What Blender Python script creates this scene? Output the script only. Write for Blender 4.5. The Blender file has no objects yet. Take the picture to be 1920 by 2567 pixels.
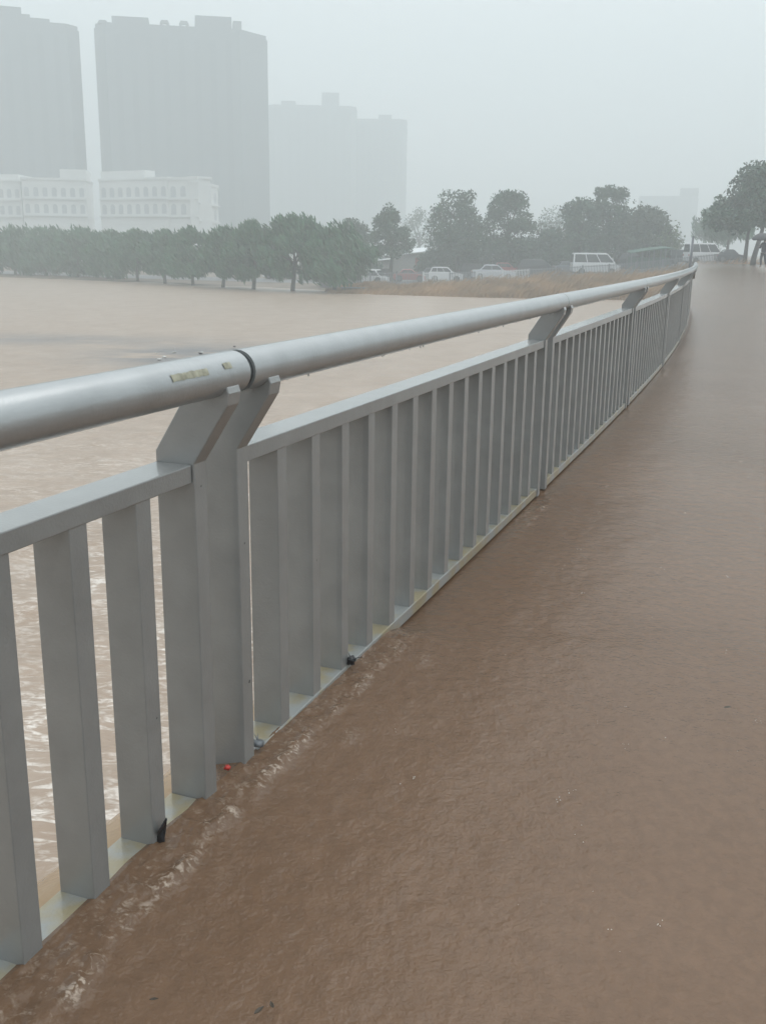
import bpy, math, random
import numpy as np
from mathutils import Vector, Matrix

# ------------------------------------------------------------------ camera, sky, light, exposure
SC = bpy.context.scene
COL = SC.collection
CX, CY, F = 960.0, 1283.5, 2502.0          # photograph pixels
PITCH, ROLL, EYE = 0.2576, 0.0130, 1.303
cam = bpy.data.cameras.new('camera'); camo = bpy.data.objects.new('camera', cam); COL.objects.link(camo)
cam.sensor_fit = 'VERTICAL'; cam.sensor_height = 36.0; cam.lens = 36.0 * F / 2567.0
cam.clip_start = 0.05; cam.clip_end = 3000
camo.matrix_world = Matrix.Translation((0, 0, EYE)) @ Matrix.Rotation(math.pi / 2 - PITCH, 4, 'X') @ Matrix.Rotation(ROLL, 4, 'Z')
SC.camera = camo

SUN_EL, SUN_AZ = math.radians(58), math.radians(25)     # azimuth clockwise from +Y
w = bpy.data.worlds.new('World'); SC.world = w; w.use_nodes = True
nt = w.node_tree; bg = nt.nodes['Background']
sky = nt.nodes.new('ShaderNodeTexSky'); sky.sky_type = 'NISHITA'; sky.sun_disc = False
sky.sun_elevation = SUN_EL; sky.sun_rotation = SUN_AZ; sky.air_density = 1.0; sky.dust_density = 6.0; sky.ozone_density = 1.0
hs = nt.nodes.new('ShaderNodeHueSaturation'); hs.inputs['Saturation'].default_value = 0.22
mx = nt.nodes.new('ShaderNodeMix'); mx.data_type = 'RGBA'
mx.inputs['Factor'].default_value = 0.72
# the even rain cloud, brighter overhead than at the horizon
tcw = nt.nodes.new('ShaderNodeTexCoord'); sx_ = nt.nodes.new('ShaderNodeSeparateXYZ'); mr = nt.nodes.new('ShaderNodeMapRange')
nt.links.new(tcw.outputs['Generated'], sx_.inputs[0]); pw = nt.nodes.new('ShaderNodeMath'); pw.operation = 'POWER'; pw.use_clamp = True; pw.inputs[1].default_value = .6
mz = nt.nodes.new('ShaderNodeMath'); mz.operation = 'MAXIMUM'; mz.inputs[1].default_value = 0.0; nt.links.new(sx_.outputs['Z'], mz.inputs[0])
nt.links.new(mz.outputs[0], pw.inputs[0]); nt.links.new(pw.outputs[0], mr.inputs['Value'])
mr.inputs['From Min'].default_value = 0; mr.inputs['From Max'].default_value = 1; mr.inputs['To Min'].default_value = 0.52; mr.inputs['To Max'].default_value = 2.15
vm = nt.nodes.new('ShaderNodeVectorMath'); vm.operation = 'SCALE'; vm.inputs[0].default_value = (9.05, 9.75, 10.1)
mxr = nt.nodes.new('ShaderNodeMapRange'); mxr.inputs['From Min'].default_value = -.6; mxr.inputs['From Max'].default_value = .6; mxr.inputs['To Min'].default_value = .80; mxr.inputs['To Max'].default_value = 1.12
nt.links.new(sx_.outputs['X'], mxr.inputs['Value']); mm = nt.nodes.new('ShaderNodeMath'); mm.operation = 'MULTIPLY'
nt.links.new(mr.outputs[0], mm.inputs[0]); nt.links.new(mxr.outputs[0], mm.inputs[1]); nt.links.new(mm.outputs[0], vm.inputs['Scale']); nt.links.new(vm.outputs[0], mx.inputs['B'])
nt.links.new(sky.outputs[0], hs.inputs['Color']); nt.links.new(hs.outputs[0], mx.inputs['A'])
nt.links.new(mx.outputs['Result'], bg.inputs['Color']); bg.inputs['Strength'].default_value = 0.115
sl = bpy.data.lights.new('sun', 'SUN'); sl.energy = 0.5; sl.angle = math.radians(40); sl.color = (1, .97, .93)
so = bpy.data.objects.new('sun', sl); COL.objects.link(so)
so.rotation_euler = (math.pi / 2 - SUN_EL, 0, -SUN_AZ + math.pi)
SC.view_settings.view_transform = 'Standard'; SC.view_settings.look = 'None'
SC.view_settings.gamma = 1; SC.view_settings.exposure = 0.0; SC.view_settings.use_curve_mapping = False
cy_ = SC.cycles
cy_.volume_bounces = 2; cy_.max_bounces = 8; cy_.diffuse_bounces = 3; cy_.glossy_bounces = 3; cy_.transmission_bounces = 4
cy_.transparent_max_bounces = 8
try:
    cy_.use_denoising = True; cy_.denoiser = 'OPENIMAGEDENOISE'
except Exception: pass
cy_.volume_step_rate = 4.0

R = random.Random(7)
def ray(x, y):
    dx, dy = x - CX, y - CY; c, s = math.cos(ROLL), math.sin(ROLL)
    xc = (dx * c + dy * s) / F; u = -(-dx * s + dy * c) / F
    return Vector((xc, math.cos(PITCH) + u * math.sin(PITCH), -math.sin(PITCH) + u * math.cos(PITCH)))
def at(x, y, Y):
    r = ray(x, y); k = Y / r.y; return Vector((r.x * k, Y, EYE + r.z * k))
def onz(x, y, z):
    r = ray(x, y); k = (z - EYE) / r.z; return Vector((r.x * k, r.y * k, z))

# ------------------------------------------------------------------ helpers
def tag(o, label=None, cat=None, group=None, kind=None):
    if label: o['label'] = label
    if cat: o['category'] = cat
    if group: o['group'] = group
    if kind: o['kind'] = kind
    return o
def empty(name, loc=(0, 0, 0), rz=0, **k):
    o = bpy.data.objects.new(name, None); COL.objects.link(o); o.location = loc; o.rotation_euler = (0, 0, rz)
    o.empty_display_size = .2
    return tag(o, **k)
class MB:
    def __init__(s): s.v = []; s.f = []
    def add(s, vs, fs):
        n = len(s.v); s.v += [tuple(v) for v in vs]; s.f += [tuple(i + n for i in f) for f in fs]; return s
    def box(s, x0, x1, y0, y1, z0, z1):
        return s.add([(x0,y0,z0),(x1,y0,z0),(x1,y1,z0),(x0,y1,z0),(x0,y0,z1),(x1,y0,z1),(x1,y1,z1),(x0,y1,z1)],
                     [(3,2,1,0),(4,5,6,7),(0,1,5,4),(1,2,6,5),(2,3,7,6),(3,0,4,7)])
    def prism(s, poly, fn):
        """poly of 2D points; fn(p, t) gives the 3D point for t = 0 and 1"""
        n = len(poly)
        return s.add([fn(p, 0) for p in poly] + [fn(p, 1) for p in poly],
                     [tuple(range(n))[::-1], tuple(range(n, 2 * n))] + [(i, (i + 1) % n, n + (i + 1) % n, n + i) for i in range(n)])
    def tube(s, pts, rad, n=8, cap=True):
        pts = [Vector(p) for p in pts]; rings = []
        if not hasattr(rad, '__len__'): rad = [rad] * len(pts)
        a = None; vs = []
        for i, p in enumerate(pts):
            t = (pts[min(i + 1, len(pts) - 1)] - pts[max(i - 1, 0)]).normalized()
            if a is None: a = t.orthogonal().normalized()
            a = (a - t * a.dot(t)).normalized(); b = t.cross(a)
            for k in range(n):
                q = 2 * math.pi * k / n; vs.append(p + (a * math.cos(q) + b * math.sin(q)) * rad[i])
        fs = []
        for i in range(len(pts) - 1):
            for k in range(n): fs.append((i*n+k, i*n+(k+1)%n, (i+1)*n+(k+1)%n, (i+1)*n+k))
        if cap: fs += [tuple(range(n))[::-1], tuple(range((len(pts)-1)*n, len(pts)*n))]
        return s.add(vs, fs)
    def build(s, name, mat, parent=None, smooth=False, bevel=0):
        me = bpy.data.meshes.new(name); me.from_pydata(s.v, [], s.f); me.update()
        o = bpy.data.objects.new(name, me); COL.objects.link(o); me.materials.append(mat)
        if parent: o.parent = parent
        if smooth:
            me.polygons.foreach_set('use_smooth', [True] * len(me.polygons))
        if bevel:
            b = o.modifiers.new('bevel', 'BEVEL'); b.width = bevel; b.segments = 2; b.use_clamp_overlap = True; b.limit_method = 'ANGLE'; b.angle_limit = .6
        return o
def npmesh(name, V, Fq, mat, parent=None, smooth=True):
    me = bpy.data.meshes.new(name)
    V = np.asarray(V, dtype=np.float32); Fq = np.asarray(Fq, dtype=np.int32); n = Fq.shape[1]
    me.vertices.add(len(V)); me.vertices.foreach_set('co', V.ravel())
    me.loops.add(Fq.size); me.loops.foreach_set('vertex_index', Fq.ravel())
    me.polygons.add(len(Fq)); me.polygons.foreach_set('loop_start', np.arange(0, Fq.size, n, dtype=np.int32))
    me.polygons.foreach_set('loop_total', np.full(len(Fq), n, dtype=np.int32))
    me.update(calc_edges=True); me.validate()
    if smooth: me.polygons.foreach_set('use_smooth', np.ones(len(me.polygons), dtype=bool))
    me.materials.append(mat); o = bpy.data.objects.new(name, me); COL.objects.link(o)
    if parent: o.parent = parent
    return o
def gridfaces(ni, nj):
    i, j = np.meshgrid(np.arange(ni - 1), np.arange(nj - 1), indexing='ij'); a = (i * nj + j).ravel()
    return np.stack([a, a + nj, a + nj + 1, a + 1], 1)
_rs = np.random.RandomState(3); _perm = np.tile(_rs.permutation(256), 3); _g = _rs.normal(size=(256, 2)); _g /= np.linalg.norm(_g, axis=1)[:, None]
def noise(x, y):
    xi = np.floor(x).astype(int); yi = np.floor(y).astype(int); xf = x - xi; yf = y - yi; xi &= 255; yi &= 255
    u = xf**3*(xf*(xf*6-15)+10); v = yf**3*(yf*(yf*6-15)+10)
    def g(a, b, fx, fy):
        h = _g[_perm[_perm[a & 255] + (b & 255)]]; return h[..., 0] * fx + h[..., 1] * fy
    n00 = g(xi, yi, xf, yf); n10 = g(xi+1, yi, xf-1, yf); n01 = g(xi, yi+1, xf, yf-1); n11 = g(xi+1, yi+1, xf-1, yf-1)
    return (n00*(1-u)+n10*u)*(1-v) + (n01*(1-u)+n11*u)*v
def fbm(x, y, o=3):
    r = 0; a = 1
    for k in range(o): r = r + a * noise(x * 2**k + 17*k, y * 2**k + 5*k); a *= .5
    return r
def sstep(a, b, x):
    t = np.clip((x - a) / (b - a), 0, 1); return t*t*(3-2*t)

# ------------------------------------------------------------------ materials
def mat(name, col, rough=.6, metal=0, var=.12, scale=6, bump=0, bscale=60, spec=.5, coat=0, crough=.12):
    m = bpy.data.materials.new(name); m.use_nodes = True; t = m.node_tree; b = t.nodes['Principled BSDF']
    b.inputs['Roughness'].default_value = rough; b.inputs['Metallic'].default_value = metal
    b.inputs['Specular IOR Level'].default_value = spec; b.inputs['Coat Weight'].default_value = coat; b.inputs['Coat Roughness'].default_value = crough
    tc = t.nodes.new('ShaderNodeTexCoord'); n = t.nodes.new('ShaderNodeTexNoise'); n.inputs['Scale'].default_value = scale; n.inputs['Detail'].default_value = 4
    t.links.new(tc.outputs['Object'], n.inputs['Vector'])
    r = t.nodes.new('ShaderNodeValToRGB'); r.color_ramp.elements[0].position = .3; r.color_ramp.elements[1].position = .7
    r.color_ramp.elements[0].color = tuple(c * (1 - var) for c in col) + (1,); r.color_ramp.elements[1].color = tuple(min(1, c * (1 + var)) for c in col) + (1,)
    t.links.new(n.outputs['Fac'], r.inputs[0]); t.links.new(r.outputs[0], b.inputs['Base Color'])
    if bump:
        n2 = t.nodes.new('ShaderNodeTexNoise'); n2.inputs['Scale'].default_value = bscale; t.links.new(tc.outputs['Object'], n2.inputs['Vector'])
        bp = t.nodes.new('ShaderNodeBump'); bp.inputs['Strength'].default_value = bump; bp.inputs['Distance'].default_value = .01
        t.links.new(n2.outputs['Fac'], bp.inputs['Height']); t.links.new(bp.outputs[0], b.inputs['Normal'])
    return m
def water_mat(name, dark, light, rough, foamcol, bumps, foamscale=6, fst=.42, mottle=3.2, mamp=.04):
    """muddy water: silt colour varied by slow noise, foam by the 'foam' attribute broken up by noise, ripples by bump"""
    m = bpy.data.materials.new(name); m.use_nodes = True; t = m.node_tree; b = t.nodes['Principled BSDF']; L = t.links.new
    b.inputs['Roughness'].default_value = rough; b.inputs['IOR'].default_value = 1.33; b.inputs['Specular IOR Level'].default_value = .5
    tc = t.nodes.new('ShaderNodeTexCoord')
    def nz(scale, detail=3, sx=(1, 1, 1), dist=0, rot=0):
        mp = t.nodes.new('ShaderNodeMapping'); mp.inputs['Scale'].default_value = sx; mp.inputs['Rotation'].default_value = (0, 0, rot)
        n = t.nodes.new('ShaderNodeTexNoise'); n.inputs['Scale'].default_value = scale; n.inputs['Detail'].default_value = detail; n.inputs['Distortion'].default_value = dist
        L(tc.outputs['Object'], mp.inputs[0]); L(mp.outputs[0], n.inputs['Vector']); return n.outputs['Fac']
    def ramp(x, a, b_, c0=(0,0,0,1), c1=(1,1,1,1)):
        r = t.nodes.new('ShaderNodeValToRGB'); r.color_ramp.elements[0].position = a; r.color_ramp.elements[1].position = b_
        r.color_ramp.elements[0].color = c0; r.color_ramp.elements[1].color = c1; L(x, r.inputs[0]); return r.outputs[0]
    def math_(op, a, b_):
        n = t.nodes.new('ShaderNodeMath'); n.operation = op
        for i, v in ((0, a), (1, b_)):
            if isinstance(v, (int, float)): n.inputs[i].default_value = v
            else: L(v, n.inputs[i])
        return n.outputs[0]
    base0 = ramp(nz(.9, 5, (1, .6, 1), .6), .3, .7, tuple(dark) + (1,), tuple(light) + (1,))
    mot = t.nodes.new('ShaderNodeMix'); mot.data_type = 'RGBA'; mot.blend_type = 'MULTIPLY'; mot.inputs['Factor'].default_value = 1      # silt mottling
    L(base0, mot.inputs['A']); L(ramp(nz(mottle, 4, (1, .7, 1), .4), .36, .64, (1 - mamp, 1 - mamp, 1 - mamp, 1), (1 + mamp, 1 + mamp * .9, 1 + mamp * .8, 1)), mot.inputs['B']); base = mot.outputs['Result']
    at_ = t.nodes.new('ShaderNodeAttribute'); at_.attribute_name = 'foam'
    br = math_('MULTIPLY', ramp(nz(foamscale, 8, (fst, 1, 1), 1.5, .3), .47, .60), ramp(nz(foamscale * 3.1, 6, (.7, 1, 1), .5, .1), .36, .56))
    fo = math_('MULTIPLY', at_.outputs['Fac'], br)
    mxx = t.nodes.new('ShaderNodeMix'); mxx.data_type = 'RGBA'; L(fo, mxx.inputs['Factor'])
    sk = t.nodes.new('ShaderNodeAttribute'); sk.attribute_name = 'slick'; ms = t.nodes.new('ShaderNodeMix'); ms.data_type = 'RGBA'
    L(math_('MULTIPLY', sk.outputs['Fac'], ramp(nz(1.1, 4, (.4, 1, 1)), .28, .48)), ms.inputs['Factor']); L(base, ms.inputs['A']); ms.inputs['B'].default_value = (.15, .14, .14, 1); L(ms.outputs['Result'], mxx.inputs['A']); mxx.inputs['B'].default_value = tuple(foamcol) + (1,)
    L(mxx.outputs['Result'], b.inputs['Base Color'])
    h = None
    for sc, amp, sx in bumps:
        v = math_('MULTIPLY', nz(sc, 5, sx, .2), amp); h = v if h is None else math_('ADD', h, v)
    bp = t.nodes.new('ShaderNodeBump'); bp.inputs['Strength'].default_value = 1.0; bp.inputs['Distance'].default_value = 1.0
    L(h, bp.inputs['Height']); L(bp.outputs[0], b.inputs['Normal'])
    return m
M_rail = mat('rail_paint', (.255, .26, .255), .38, .25, .09, 9, .10, 160, coat=.95)
M_pipe = mat('handrail_paint', (.36, .375, .38), .28, .55, .07, 12, .06, 120, coat=.5)
M_base = mat('silt_stained_paint', (.40, .40, .36), .38, .1, .0, 9, .12, 160, coat=.8)
_r = [n for n in M_base.node_tree.nodes if n.type == 'VALTORGB'][0]; _r.color_ramp.elements[0].color = (.31, .26, .155, 1); _r.color_ramp.elements[1].color = (.29, .30, .29, 1); _r.color_ramp.elements[0].position = .42; _r.color_ramp.elements[1].position = .58
M_dark = mat('dark_joint', (.035, .04, .042), .6)
M_tape = mat('old_tape', (.32, .31, .235), .7, 0, .3, 60)
M_deckw = water_mat('muddy_flood_water', (.136, .079, .045), (.170, .105, .066), .21, (.42, .34, .27),
                    [(7, .006, (1, .7, 1)), (24, .0038, (1, .8, 1)), (70, .0030, (1, 1, 1)), (150, .0010, (1, 1, 1))], 40, 1, 34, .065)
M_river = water_mat('muddy_river_water', (.325, .242, .180), (.385, .300, .235), .33, (.74, .68, .62),
                    [(.9, .09, (.5, 1, 1)), (3.5, .034, (.4, 1, 1)), (14, .009, (.6, 1, 1))], 7)
M_spill = water_mat('spilling_water', (.33, .22, .12), (.42, .30, .19), .14, (.72, .66, .60), [(6, .012, (1, 2, 1)), (20, .003, (1, 1, 1))])
M_conc = mat('wet_concrete', (.22, .21, .195), .55, 0, .2, 3, .2, 30)
M_mud = mat('muddy_ground', (.17, .13, .095), .7, 0, .3, .4)
M_road = mat('wet_asphalt', (.055, .055, .058), .35, 0, .2, 2)
M_leafA = mat('willow_leaf', (.032, .105, .046), .55, 0, .35, .9)
M_leafB = mat('broad_leaf', (.030, .076, .040), .55, 0, .35, .8)
M_leafC = mat('pale_leaf', (.075, .115, .045), .55, 0, .3, .8)
M_leafD = mat('grey_leaf', (.065, .088, .055), .6, 0, .3, .8)
M_bark = mat('wet_bark', (.035, .030, .027), .7, 0, .3, 6)
M_grass = mat('dry_reed_grass', (.37, .235, .125), .75, 0, .35, .35)
M_white = mat('white_car_paint', (.72, .73, .74), .25, 0, .03, 2, coat=.5)
M_silver = mat('silver_car_paint', (.48, .50, .54), .28, .3, .03, 2, coat=.5)
M_black = mat('dark_car_paint', (.045, .045, .055), .25, 0, .05, 2, coat=.5)
M_red = mat('maroon_car_paint', (.36, .06, .06), .3, 0, .05, 2, coat=.5)
M_glass = mat('car_glass', (.03, .035, .04), .08, 0, .05)
M_tyre = mat('tyre_rubber', (.02, .02, .02), .8)
M_rim = mat('wheel_rim', (.14, .14, .145), .4, .5)
M_lamp = mat('lamp_lens', (.55, .55, .55), .15)
M_tail = mat('tail_lens', (.30, .03, .02), .2)
M_fence = mat('fence_paint', (.62, .64, .66), .5, 0, .06)
M_fencegrey = mat('fence_dull_paint', (.20, .21, .23), .6, 0, .1)
M_tower = mat('tower_concrete', (.14, .155, .165), .8, 0, .1, .05)
M_towerw = mat('tower_window_glass', (.105, .12, .13), .5, 0, .1)
M_apart = mat('pale_render', (.66, .67, .66), .8, 0, .06, .1)
M_apartw = mat('apartment_window', (.42, .44, .45), .4, 0, .1)
M_roofw = mat('white_sheet_roof', (.74, .76, .77), .4, 0, .05)
M_wall = mat('shed_wall', (.36, .36, .35), .8, 0, .1)
M_redd = mat('faded_red_panel', (.30, .10, .09), .7, 0, .1)
M_green = mat('green_roof_sheet', (.05, .12, .09), .5, 0, .1)
M_cloth = mat('dark_cloth', (.022, .020, .035), .85, 0, .2, 20)
M_trou = mat('dark_trousers', (.025, .025, .032), .85, 0, .2, 20)
M_car2 = mat('grey_blue_car_paint', (.14, .16, .19), .28, .2, .03, 2, coat=.5)
M_skin = mat('skin', (.25, .18, .14), .55)
M_hair = mat('black_hair', (.012, .011, .010), .5)
M_umb = mat('black_umbrella_cloth', (.028, .028, .036), .6, 0, .1)
M_steel = mat('grey_steel', (.16, .17, .18), .45, .5)
M_trash = mat('black_plastic', (.012, .012, .014), .35)
M_leafd = mat('dead_leaf', (.06, .045, .03), .6, 0, .3, 60)
M_redb = mat('red_plastic', (.45, .03, .02), .4)
M_litter = mat('white_litter', (.62, .61, .58), .5)
M_drop = mat('water_drop', (.55, .58, .58), .05, 0, .02)
M_bubble = mat('splash_foam', (.62, .55, .48), .15, 0, .05)

# ------------------------------------------------------------------ the line of the railing
K = 1.7
X0, Y0, TH0, k0, k1, k2 = -.2157 * K, 1.305 * K, .36906, -.003147, .003645, -.000259
_S = np.arange(-6, 200, .05) ; _u = np.clip(_S / K, -1.2, 12.5)
_th = TH0 - (k0 * _u + k1 * _u**2 / 2 + k2 * _u**3 / 3)
_i0 = int(round(6 / .05))
_X = np.cumsum(np.sin(_th)) * .05; _Y = np.cumsum(np.cos(_th)) * .05; _X += X0 - _X[_i0]; _Y += Y0 - _Y[_i0]
def line(s): return np.interp(s, _S, _X), np.interp(s, _S, _Y), np.interp(s, _S, _th)
def RP(s, d, z):
    """point at run s along the railing, d metres to the deck side of its front face"""
    x, y, t = line(s); return (float(x + d * math.cos(t)), float(y - d * math.sin(t)), z)
PITCHB, GAP, BW = .204, .1191 * K, .051
L = 16 * PITCHB + GAP
HT, HTT, HB = .8086, .8494, .042
DEP = .085
PC, PH, PR = .051, 1.042, .0455

# ------------------------------------------------------------------ bridge railing
rail = empty('bridge_railing', RP(0, 0, 0), label='long silver grey metal railing with round handrail and flat balusters along the flooded deck', cat='railing')
off0 = Vector(rail.location)
def rb(mb, name, m, parent=None, **kw):
    mb.v = [(v[0] - off0.x, v[1] - off0.y, v[2] - off0.z) for v in mb.v]
    return mb.build(name, m, parent or rail, **kw)
def sweep(mb, prof, s0, s1, n):
    """closed profile of (d, z) swept along the line"""
    k = len(prof); vs = []
    for i in range(n + 1):
        s = s0 + (s1 - s0) * i / n; vs += [RP(s, d, z) for d, z in prof]
    fs = [(i*k+j, i*k+(j+1)%k, (i+1)*k+(j+1)%k, (i+1)*k+j) for i in range(n) for j in range(k)]
    m_ = len(vs); vs += vs[:k] + vs[n*k:(n+1)*k]        # caps keep their own corners, so the side stays smooth to its end
    fs += [tuple(range(m_, m_ + k))[::-1], tuple(range(m_ + k, m_ + 2*k))]
    return mb.add(vs, fs)
NB = 7
plate_prof = [(.006, -.004), (.006, .85), (.092, .982), (.097, 1.008), (.092, 1.022), (.05, 1.03), (.012, 1.028), (-.006, 1.006), (-.090, .874), (-.090, -.004)]
def bw(d): return d
first_handrail = None; count = 0; rest = MB(); bal = []
for b in range(-1, NB):
    a0, a1 = b * L, (b + 1) * L
    e0, e1 = a0 + GAP / 2 - BW / 2 + .002, a1 - GAP / 2 + BW / 2 - .002
    if b == -1: a0, e0 = -2.3, -2.3
    n = 10
    rb(sweep(MB(), [(0, HT), (0, HTT), (-.09, HTT), (-.09, HT)], e0 + BW - .016, e1 - BW, n), 'top_rail', M_rail, bevel=.003)
    rb(sweep(MB(), [(0, 0), (0, HB), (-.09, HB), (-.09, 0)], e0 + BW - .016, e1 - BW, n), 'bottom_rail', M_base, bevel=.003)
    g = .011 if b in (-1, 0) else .004
    hs_, he_ = (-.02 + a0 + (g if b > 0 else .011 if b == 0 else 0)), a1 - .02 - (.011 if b == -1 else .004)
    m = 16
    prof = [(PC + PR * math.cos(2*math.pi*k/28), PH + PR * math.sin(2*math.pi*k/28)) for k in range(28)]
    h = rb(sweep(MB(), prof, hs_, he_, m), 'handrail', M_pipe)
    for p in h.data.polygons: p.use_smooth = len(p.vertices) == 4
    if b == -1: first_handrail = h
    for k in range(1, 16):
        s = (b * L + GAP / 2 + k * PITCHB) if b >= 0 else -(16 - k) * PITCHB - GAP / 2
        if s < -1.9: continue
        bal.append(s)
for s in sorted(bal, key=lambda q: abs(q - .3)):
    mb = MB(); mb.prism([(-.003, HB - .004), (-.003, HT + .004), (-.087, HT + .004), (-.087, HB - .004)], lambda p, t, s=s: RP(s + (t - .5) * BW, p[0], p[1]))
    if count < 100: rb(mb, 'baluster', M_rail, bevel=.002)
    else:
        rest.v, n0 = rest.v + [], len(rest.v); rest.add(mb.v, mb.f)
    count += 1
if rest.v: tag(rb(rest, 'baluster_run', M_rail), kind='stuff')
for j in range(0, NB + 1):
    c = j * L
    for sg in (-1, 1):
        mb = MB(); mb.prism(plate_prof, lambda p, t, c=c, sg=sg: RP(c + sg * GAP / 2 - (.016 if sg > 0 else 0) + (t - .5) * BW, p[0], p[1]))
        rb(mb, 'post_plate', M_rail, bevel=.003)
    if j < NB:
        prof = [(PC + (PR - .006) * math.cos(2*math.pi*k/20), PH + (PR - .006) * math.sin(2*math.pi*k/20)) for k in range(20)]
        o = rb(sweep(MB(), prof, c - .07, c + .03, 2), 'joint_sleeve', M_dark)
        for p in o.data.polygons: p.use_smooth = len(p.vertices) == 4
# round end of the handrail and its end post
c = NB * L
e = MB(); pts = [(c - .004, PC, PH), (c + .06, PC - .002, PH), (c + .12, PC - .02, PH - .02), (c + .15, PC - .03, PH - .06), (c + .155, PC - .03, PH - .35)]
rb(e.tube([RP(*p) for p in pts], [PR, PR, PR, PR, PR * .9], 16), 'end_bend', M_pipe, smooth=True)
def arcpatch(s0, s1, a0, a1, name, seed):
    q = random.Random(seed); mb = MB(); n, m = 14, 6; vs = []
    for i in range(n + 1):
        s = s0 + (s1 - s0) * i / n; l = a0 + q.uniform(-.02, .03); u = a1 + q.uniform(-.03, .02)
        for j in range(m + 1):
            a = l + (u - l) * j / m; vs.append(RP(s, PC + (PR + .0012) * math.cos(a), PH + (PR + .0012) * math.sin(a)))
    mb.add(vs, [(i*(m+1)+j, (i+1)*(m+1)+j, (i+1)*(m+1)+j+1, i*(m+1)+j+1) for i in range(n) for j in range(m)])
    return rb(mb, name, M_tape, first_handrail)
arcpatch(-.33, -.20, .30, .62, 'tape_residue', 1); arcpatch(-.135, -.105, .38, .70, 'tape_residue', 2)
tag(first_handrail, label='handrail length with yellowed tape remains near the joint')
for s_c, z_c, r_c in ((GAP/2 - .020, .26, .0035), (GAP/2 - .028, .62, .0022), (-GAP/2 - .01, .80, .002), (GAP/2 + PITCHB*2, .45, .002), (-GAP/2 - PITCHB + .01, .33, .0018), (L + GAP/2 - .02, .5, .004)):
    dz = .0125 if abs(abs(s_c) - GAP/2) < .03 or s_c > L else -.0025
    rb(MB().add([RP(s_c + r_c * (1 + .3 * math.sin(a * 2.1)) * math.cos(a), dz, z_c + r_c * math.sin(a) * 1.3) for a in [i * 2 * math.pi / 9 for i in range(9)]], [tuple(range(9))]), 'paint_chip', M_dark)
# drops hanging from the handrail
mb = MB()
for i in range(80):
    s = R.uniform(-1, 1) * .6 + R.uniform(0, 11); x, y, z = RP(s, PC + R.uniform(-.008, .008), PH - PR - .001); r = R.uniform(.0014, .0028)
    vs = []; fs = []
    for k in range(4):
        zz = z + .001 - r * 2.6 * k / 3; rr = r * (.5, .9, 1, .15)[k]
        vs += [(x + rr * math.cos(a * math.pi / 3), y + rr * math.sin(a * math.pi / 3), zz) for a in range(6)]
    fs = [(k*6+a, k*6+(a+1)%6, (k+1)*6+(a+1)%6, (k+1)*6+a) for k in range(3) for a in range(6)] + [tuple(range(18, 24))]
    mb.add(vs, fs)
tag(mb.build('water_drops', M_drop, smooth=True), 'clear rain drops hanging along the underside of the round handrail', 'drops', kind='stuff')

# ------------------------------------------------------------------ flood water on the deck
def deckrise(s): return .62 * sstep(24, 95, s) if False else .0072 * np.maximum(0, s - 26) * sstep(26, 40, s)
def wlevel(s, d):
    """height of the water at run s and distance d from the railing: heaped against the near bars, lower further on"""
    dp = np.maximum(d, 0)
    A = 1 - sstep(1.02, 1.30, s + .10 * noise(s * 4, d * 6 + 9) - .4 * np.clip(d - .1, 0, 1))
    lv = .66 + .34 * (1 - sstep(-.1, .7, s))
    near = .004 + .038 * lv * np.exp(-(dp / .16)**2)
    near = np.where(d < 0, .004 + .038 * lv + .005 * noise(s * 9, d * 0 + 2) + (d + .02) * .30, near)
    z = (-.009 + .004 * sstep(.1, .6, d)) * (1 - A) + near * A - .005 * np.exp(-((d - .02) / .04)**2) * (1 - A)
    edge = .082 + .018 * noise(s * 4.1, 3.3 + 0 * s) + .012 * noise(s * 15, 1.3 + 0 * s) + .07 * (1 - sstep(-1.0, -.55, s))
    wake = np.exp(-((s - 3.0) / .42)**2) + .6 * np.exp(-((s - 6.6) / .5)**2) + .8 * np.exp(-((s - 9.6) / .9)**2)
    on = np.clip(A + .75 * wake, 0, 1)
    inside = on * (1 - sstep(0, .035, d - edge)) * sstep(-.02, .015, d)
    n1 = noise(s * 19, d * 26); n2 = noise(s * 37 + 4, d * 46); n3 = noise(s * 71, d * 83 + 7)
    z = z + inside * (.007 * n1 + .0075 * (.35 - np.abs(n2)) + .004 * n3)
    rg = on * np.exp(-((d - edge) / .016)**2) * np.clip(.35 + 1.6 * noise(s * 9, d * 5 + 40) + .9 * noise(s * 31, d * 20), 0, 1.6)
    z = z + .0085 * rg
    g2 = A * np.exp(-((d - edge - .085 - .02 * noise(s * 5, 0 * s)) / .022)**2) * np.clip(noise(s * 7, 9 + 0 * s) * 2, 0, 1)
    z = z + .004 * g2
    fs_ = np.clip(1 - s / 30, .15, 1)
    z = z + (.0045 * fbm(s * 3.1, d * 5.5, 3) + .0022 * noise(s * 17, d * 25)) * fs_ * sstep(-.02, .1, d)
    z = z + deckrise(s) + .006 * noise(s * .6, d * .8) * sstep(.1, .8, d)
    foam = np.clip(1.1 * rg + .5 * inside * np.clip(n2 * 2 + .3, 0, 1) + .3 * g2, 0, 1)
    return z, foam
def edges(a, b, h, g, hmax):
    o = [a]
    while o[-1] < b: o.append(o[-1] + h); h = min(h * g, hmax)
    return np.array(o)
ss = np.concatenate([edges(-2.2, -1.3, .02, 1.0, .02), edges(-1.285, 3.6, .0085, 1.0, .0085), edges(3.61, 118, .011, 1.018, 2.5)])
dd = np.concatenate([[-.11, -.095], edges(-.08, .26, .0068, 1, .0068), edges(.268, 15, .011, 1.035, 1.2)])
Sg, Dg = np.meshgrid(ss, dd, indexing='ij')
Z, FO = wlevel(Sg, Dg); lx, ly, lt = line(Sg)
V = np.stack([lx + Dg * np.cos(lt), ly - Dg * np.sin(lt), Z], -1).reshape(-1, 3)
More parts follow.
